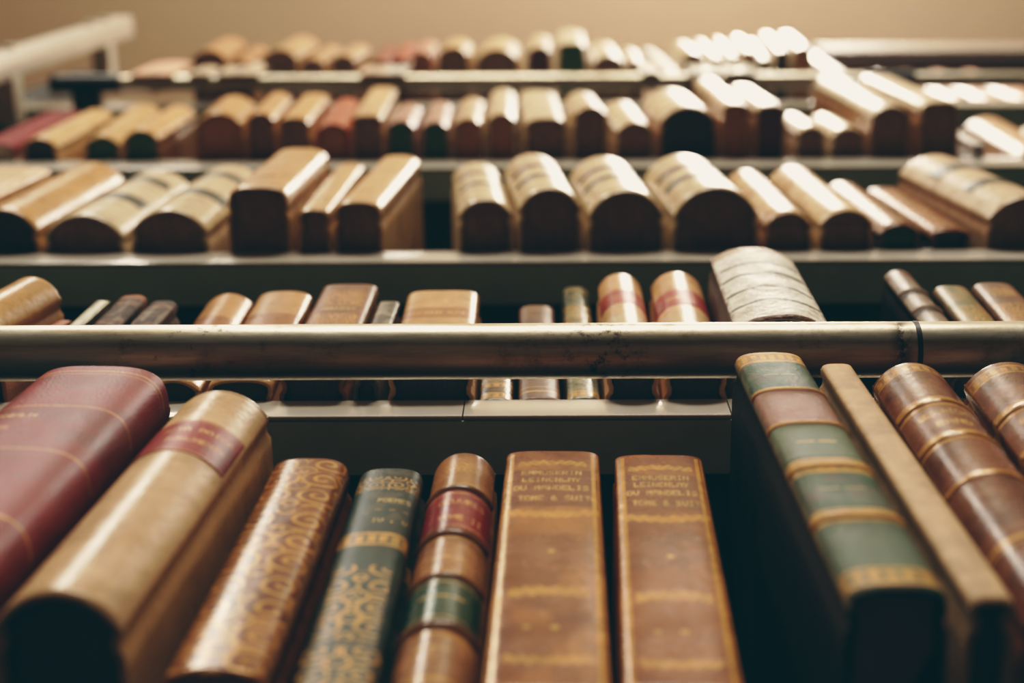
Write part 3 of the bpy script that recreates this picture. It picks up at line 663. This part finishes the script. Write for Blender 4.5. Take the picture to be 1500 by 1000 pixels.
# ---- keep neighbours from cutting into each other, then build
for r, L_ in ROWS.items():
    L_.sort(key=lambda s: s['X'] + math.tan(s['lean']) * s['H'] * .5)
    for _ in range(12):
        for a, b in zip(L_, L_[1:]):
            hmin = min(a['H'], b['H'])
            worst = 0
            for h in (0.0, .5 * hmin, hmin):
                ra = a['X'] + math.tan(a['lean']) * h + (a['W'] / 2 + .0014) / math.cos(a['lean'])
                lb = b['X'] + math.tan(b['lean']) * h - (b['W'] / 2 + .0014) / math.cos(b['lean'])
                worst = max(worst, ra - lb)
            if worst > 0:
                d = math.tan(a['lean']) - math.tan(b['lean'])
                if abs(d) > .02:      # first turn them a little towards the same slope, about mid height
                    for s_, sg in ((a, -1), (b, 1)):
                        t0 = math.tan(s_['lean']); t1 = t0 + sg * d * .12
                        s_['X'] += (t0 - t1) * s_['H'] * .5; s_['lean'] = math.atan(t1)
                e = worst * .5
                wa, wb = a['W'], b['W']; tot = wa + wb
                a['W'] -= e * .6 * wa / tot * 2 * .5; a['X'] -= e * .3
                b['W'] -= e * .6 * wb / tot * 2 * .5; b['X'] += e * .3
for r in (1, 2, 3, 4, 5):
    for s in ROWS[r]:
        build_book(s, r)

# ------------------------------------------------------------------ bookcase: one thing
XL, XR, YB = -.70, 1.05, .40
bc = empty('bookcase', (0, D, 0), 'tall steel bookcase with grey-lipped shelves holding rows of old books', 'bookcase')
def bpart(mb, name, mat, parent=bc):
    o = mb.build(name, mat, parent); o.matrix_parent_inverse = bc.matrix_world.inverted()
    return o
bpy.context.view_layer.update()
LIPB = {1: None, 2: z_at(612, D), 3: z_at(385, D), 4: z_at(247, D), 5: z_at(158, D)}
LIPB[1] = ZS[1] - .024
M_LIP2 = paint_mat('tan_grey_steel', (104, 90, 74), .75, 0, .06, 18)
M_LIP3 = paint_mat('mauve_grey_steel', (112, 102, 104), .5, 0, .06, 18)
def shelf(z, zb, x0, x1, joints=(), ml=M_LIP, mf=M_FLANGE):
    t = .004
    m = MB(); m.rbox((x0, D + .0012, z - t), (x1, YB - .001, z - .0003), .0008)
    sh = bpart(m, 'shelf', M_CARC)
    xs = [x0] + list(joints) + [x1]
    for a, b in zip(xs, xs[1:]):
        m = MB(); m.rbox((a + .0003, D - .0012, zb), (b - .0003, D + .0012, z), .0011)
        m.build('shelf_lip', ml, sh)
    m = MB(); m.rbox((x0, D + .0014, zb), (x1, D + .027, zb + .002), .0008)
    m.build('return_flange', mf, sh)
    return sh
shelf(ZS[1], LIPB[1], XL, XR)
shelf(ZS[2], LIPB[2], XL, XR, (x_at(681, D, ZS[2]), x_at(1063, D, ZS[2])))
shelf(ZS[3], LIPB[3], XL, XR, (x_at(333, D, ZS[3]),))
shelf(ZS[4], LIPB[4], XL, XR, (x_at(289, D, ZS[4]),))
XE = -.585
shelf(ZS[5], LIPB[5], XE, XR)
shelf(Z_TOP, z_at(78, D), .405, XR, (), M_LIP2, M_LIP3)
for z in (.30, .58):
    shelf(z, z - .024, XL, XR)
m = MB(); m.rbox((XL, YB, .10), (XR, YB + .004, ZS[5] + .02), .001); bpart(m, 'back_panel', M_CARC)
m = MB(); m.rbox((.405, YB, ZS[5] + .021), (XR, YB + .004, Z_TOP + .02), .001); bpart(m, 'back_panel', M_CARC)
m = MB(); m.rbox((XL - .02, D - .001, 0), (XL - .0005, YB + .004, ZS[5] - .03), .001); bpart(m, 'side_panel', M_CARC)
m = MB(); m.rbox((XR + .0005, D - .001, 0), (XR + .02, YB + .004, Z_TOP + .02), .001); bpart(m, 'side_panel', M_CARC)
zpost = z_at(104, D)
m = MB(); m.rbox((-.612, D - .002, ZS[5] - .028), (XE - .001, D + .05, zpost), .002); bpart(m, 'upright_post', M_POST)
m = MB(); m.rbox((XL, D - .001, 0), (XR, YB, .10), .002); bpart(m, 'plinth', M_POST)

# ------------------------------------------------------------------ ladder rails
def rail(zc, yc, r, x0, x1, label, joints=(), brackets=(), mat=M_RAIL):
    t = empty('ladder_rail', (0, yc, zc), label, 'rail')
    m = MB(); m.tube_x(x0, x1, 0, 0, r, 56, 1); m.build('tube', mat, t)
    for x in joints:
        m = MB(); m.tube_x(x - .0011, x + .0011, 0, 0, r + .0003, 56, 1); m.build('joint_seam', M_POST, t)
    for x, w in brackets:
        m = MB(); m.tube_x(x - w / 2, x + w / 2, 0, 0, r + .0016, 40, 1)
        b = m.build('bracket', M_POST, t)
        m = MB(); m.rbox((x - w * .2, r * .6, -.006), (x + w * .2, D - .0014 - yc, .006), .001)
        m.build('bracket_arm', M_POST, b)
    return t
YP = .193
zp = z_at(514, YP)
rail(zp, YP, 41 * w_at(YP, zp) / F, XL + .02, XR - .02, 'tarnished nickel ladder rail across the photo in front of the second row',
     (x_at(1339, YP, zp),), ((XL + .08, .04), (XR - .1, .04)))
YU = .196
zu = z_at(119.5, YU)
rail(zu, YU, 11.5 * w_at(YU, zu) / F, x_at(82, YU, zu), XR - .02, 'upper nickel ladder rail with dark brackets below the top row of books',
     (), ((x_at(128, YU, zu), .075), (x_at(1305, YU, zu), .052)))

# stand-in cards for unidentified pale forms above the upper rail
RU = 11.5 * w_at(YU, zu) / F
def card(x0, x1, ytop, label, c):
    Yf = YU - RU - .0045
    z1, z0 = z_at(ytop, Yf), z_at(103.5, Yf)
    z0 = min(z0, zu - .012)
    Xa, Xb = x_at(x0, Yf, z1), x_at(x1, Yf, z1)
    hw = (Xb - Xa) / 2
    o = empty('stand_in_card', ((Xa + Xb) / 2, Yf, z0), label, 'card', 'pale stand-in cards on the upper rail')
    r = hw * .7; h = z1 - z0; pts = [(-hw, 0), (hw, 0)]
    for cx, a0 in ((hw - r, 0), (-hw + r, 90)):
        for k in range(9):
            a = math.radians(a0 + 11.25 * k); pts.append((cx + r * math.cos(a), h - r + r * math.sin(a)))
    n = len(pts)
    # slightly bowed towards the aisle
    def y(x): return .0022 * (x / hw) ** 2
    v = [(x, y(x), z) for x, z in pts] + [(x, y(x) + .0014, z) for x, z in pts]
    f = [tuple(range(n)), tuple(range(2 * n - 1, n - 1, -1))] + [(i, n + i, n + (i + 1) % n, (i + 1) % n) for i in range(n)]
    me = mesh('card', v, f, True, 40)
    set_attrs(me, np.tile(lin(c), (2 * n, 1)), np.zeros(2 * n)); link('card', me, o, MAT['rough'])
    m = MB(); zr = zu - z0
    m.rbox((-.004, .0015, zr + RU + .0004), (.004, .0045 + 2 * RU + .002, zr + RU + .0016), .0005)
    m.rbox((-.004, .0015, zr - .004), (.004, .0028, zr + RU + .0016), .0005)
    m.rbox((-.004, .0045 + 2 * RU + .0008, zr - .004), (.004, .0045 + 2 * RU + .002, zr + RU + .0016), .0005)
    m.build('hook', M_ALU, o)
for a in ((228, 288, 87, 'pinkish stand-in card at the left end of the upper rail', (226, 180, 150)), (294, 326, 94, 'small pale stand-in card second on the upper rail from left', (214, 190, 160)), (344, 404, 88, 'mottled grey stand-in card on the upper rail under the left books', (206, 186, 160)),
          (540, 574, 91, 'pale stand-in card on the upper rail left of its white neighbour', (220, 190, 162)), (581, 611, 83, 'white stand-in card on the upper rail below the red books', (240, 228, 216)), (936, 962, 91, 'small cream stand-in card on the upper rail right of centre', (240, 226, 204)),
          (1003, 1045, 89, 'rounded cream stand-in card on the upper rail, left of a pair', (242, 232, 212)), (1050, 1094, 89, 'rounded cream stand-in card on the upper rail, right of a pair', (242, 232, 212))):
    card(*a)

# ------------------------------------------------------------------ bright upright bar on stand-offs at the left end
YBAR = .165
ztop = z_at(36, YBAR); xb = x_at(182, YBAR, ztop)
hb_ = 15 * w_at(YBAR, ztop) / F
bar = empty('upright_rail', (xb, YBAR, 0), 'bright aluminium upright bar on stand-offs at the upper left corner', 'metal bar')
m = MB(); m.rbox((-hb_, -hb_, .9), (hb_, hb_, ztop - 0), .003); m.build('bar', M_ALU, bar)
for y in (92, 47):
    z = z_at(y, YBAR)
    m = MB(); m.rbox((-.008, hb_ * .8, z - .014), (.014, D - YBAR - .003, z + .014), .0015)
    so = m.build('stand_off', M_ALU, bar)
    for dz in (-.035, .03):
        m = MB(); m.rbox((-.005, -hb_ - .005, z + dz - .005), (.005, -hb_ + .001, z + dz + .005), .002); m.build('bolt', M_ALU, bar)

# ------------------------------------------------------------------ room
CEIL = CAMZ + 2.9
def plane(name, v, mat):
    me = mesh(name, v, [(0, 1, 2, 3)]); o = link(name, me, None, mat); o['kind'] = 'structure'; return o
X0, X1, Y0, Y1 = -2.2, 2.4, -2.6, .47
def slab(name, lo, hi, mat):
    m = MB(); m.rbox(lo, hi, .0005); o = m.build(name, mat); o['kind'] = 'structure'
slab('floor', (X0, Y0, -.05), (X1, Y1, -.0005), M_FLOOR)
slab('ceiling', (X0, Y0, CEIL), (X1, Y1, CEIL + .05), M_CEIL)
slab('wall_back', (X0, Y1, 0), (X1, Y1 + .05, CEIL), M_WALL)
slab('wall_left', (X0 - .05, Y0, 0), (X0, Y1, CEIL), M_WALL)
slab('wall_right', (X1, Y0, 0), (X1 + .05, Y1, CEIL), M_WALL)

# ------------------------------------------------------------------ light
def area(name, loc, target, sx, sy, power, col, shape='RECTANGLE', spread=180):
    l = bpy.data.lights.new(name, 'AREA'); l.shape = shape; l.size = sx; l.size_y = sy; l.energy = power; l.color = col
    l.spread = math.radians(spread)
    o = bpy.data.objects.new(name, l); COL.objects.link(o); o.location = loc
    from mathutils import Vector
    d = Vector(target) - Vector(loc)
    o.rotation_euler = d.to_track_quat('-Z', 'Y').to_euler()
    return o
area('ceiling_lamp_right', (.36, .02, CAMZ + 2.66), (.30, .05, CAMZ), .56, .2, 18, (1, .96, .87))
area('ceiling_lamp_left', (-.80, -1.0, CAMZ + 2.5), (-.5, -.1, CAMZ + .5), .10, .9, 17, (1, .95, .86))
area('front_fill', (.1, -2.1, CAMZ + 2.2), (0, .2, CAMZ + .8), 1.2, .5, 80, (1, .91, .80))  # added soft frontal light, brightens the spines and shelf lips
area('ceiling_fill', (.28, -.52, CAMZ + 2.3), (.28, -.1, CAMZ + 3), .4, .4, 14.5, (1, .92, .82))  # added upward light out of view, brightens the ceiling
wd = bpy.data.worlds.new('World'); scn.world = wd; wd.use_nodes = True
bg = wd.node_tree.nodes['Background']; bg.inputs[0].default_value = (.55, .75, .72, 1); bg.inputs[1].default_value = .05

# ------------------------------------------------------------------ camera
cam = bpy.data.cameras.new('Camera'); co = bpy.data.objects.new('Camera', cam); COL.objects.link(co)
co.location = (0, 0, CAMZ)
from mathutils import Matrix
co.matrix_world = Matrix.Translation((0, 0, CAMZ)) @ Matrix.Rotation(math.radians(90) + PITCH, 4, 'X') @ Matrix.Rotation(math.radians(-.25), 4, 'Z')
cam.sensor_width = 36; cam.sensor_fit = 'HORIZONTAL'; cam.lens = F / 1500 * 36
cam.shift_x = (750 - CX) / 1500; cam.shift_y = 0
cam.clip_start = .01
cam.dof.use_dof = True; cam.dof.focus_distance = .665; cam.dof.aperture_fstop = 6.3; cam.dof.aperture_blades = 0
scn.camera = co

# ------------------------------------------------------------------ tone: film-like, shadows lifted towards teal
vs = scn.view_settings
vs.view_transform = 'Standard'; vs.look = 'None'; vs.exposure = 0; vs.gamma = 1
vs.use_curve_mapping = True
cm = vs.curve_mapping
cm.use_clip = False
cm.extend = 'HORIZONTAL'
def setc(c, pts):
    while len(c.points) > 2: c.points.remove(c.points[1])
    c.points[0].location = pts[0]; c.points[-1].location = pts[-1]
    for q in pts[1:-1]: c.points.new(*q)
setc(cm.curves[0], [(0, .0018), (.04, .030), (.3, .30), (.8, .67), (2.6, .92)])
setc(cm.curves[1], [(0, .0105), (.04, .033), (.3, .292), (.8, .645), (2.6, .885)])
setc(cm.curves[2], [(0, .0135), (.04, .033), (.3, .275), (.8, .60), (2.6, .82)])
cm.update()
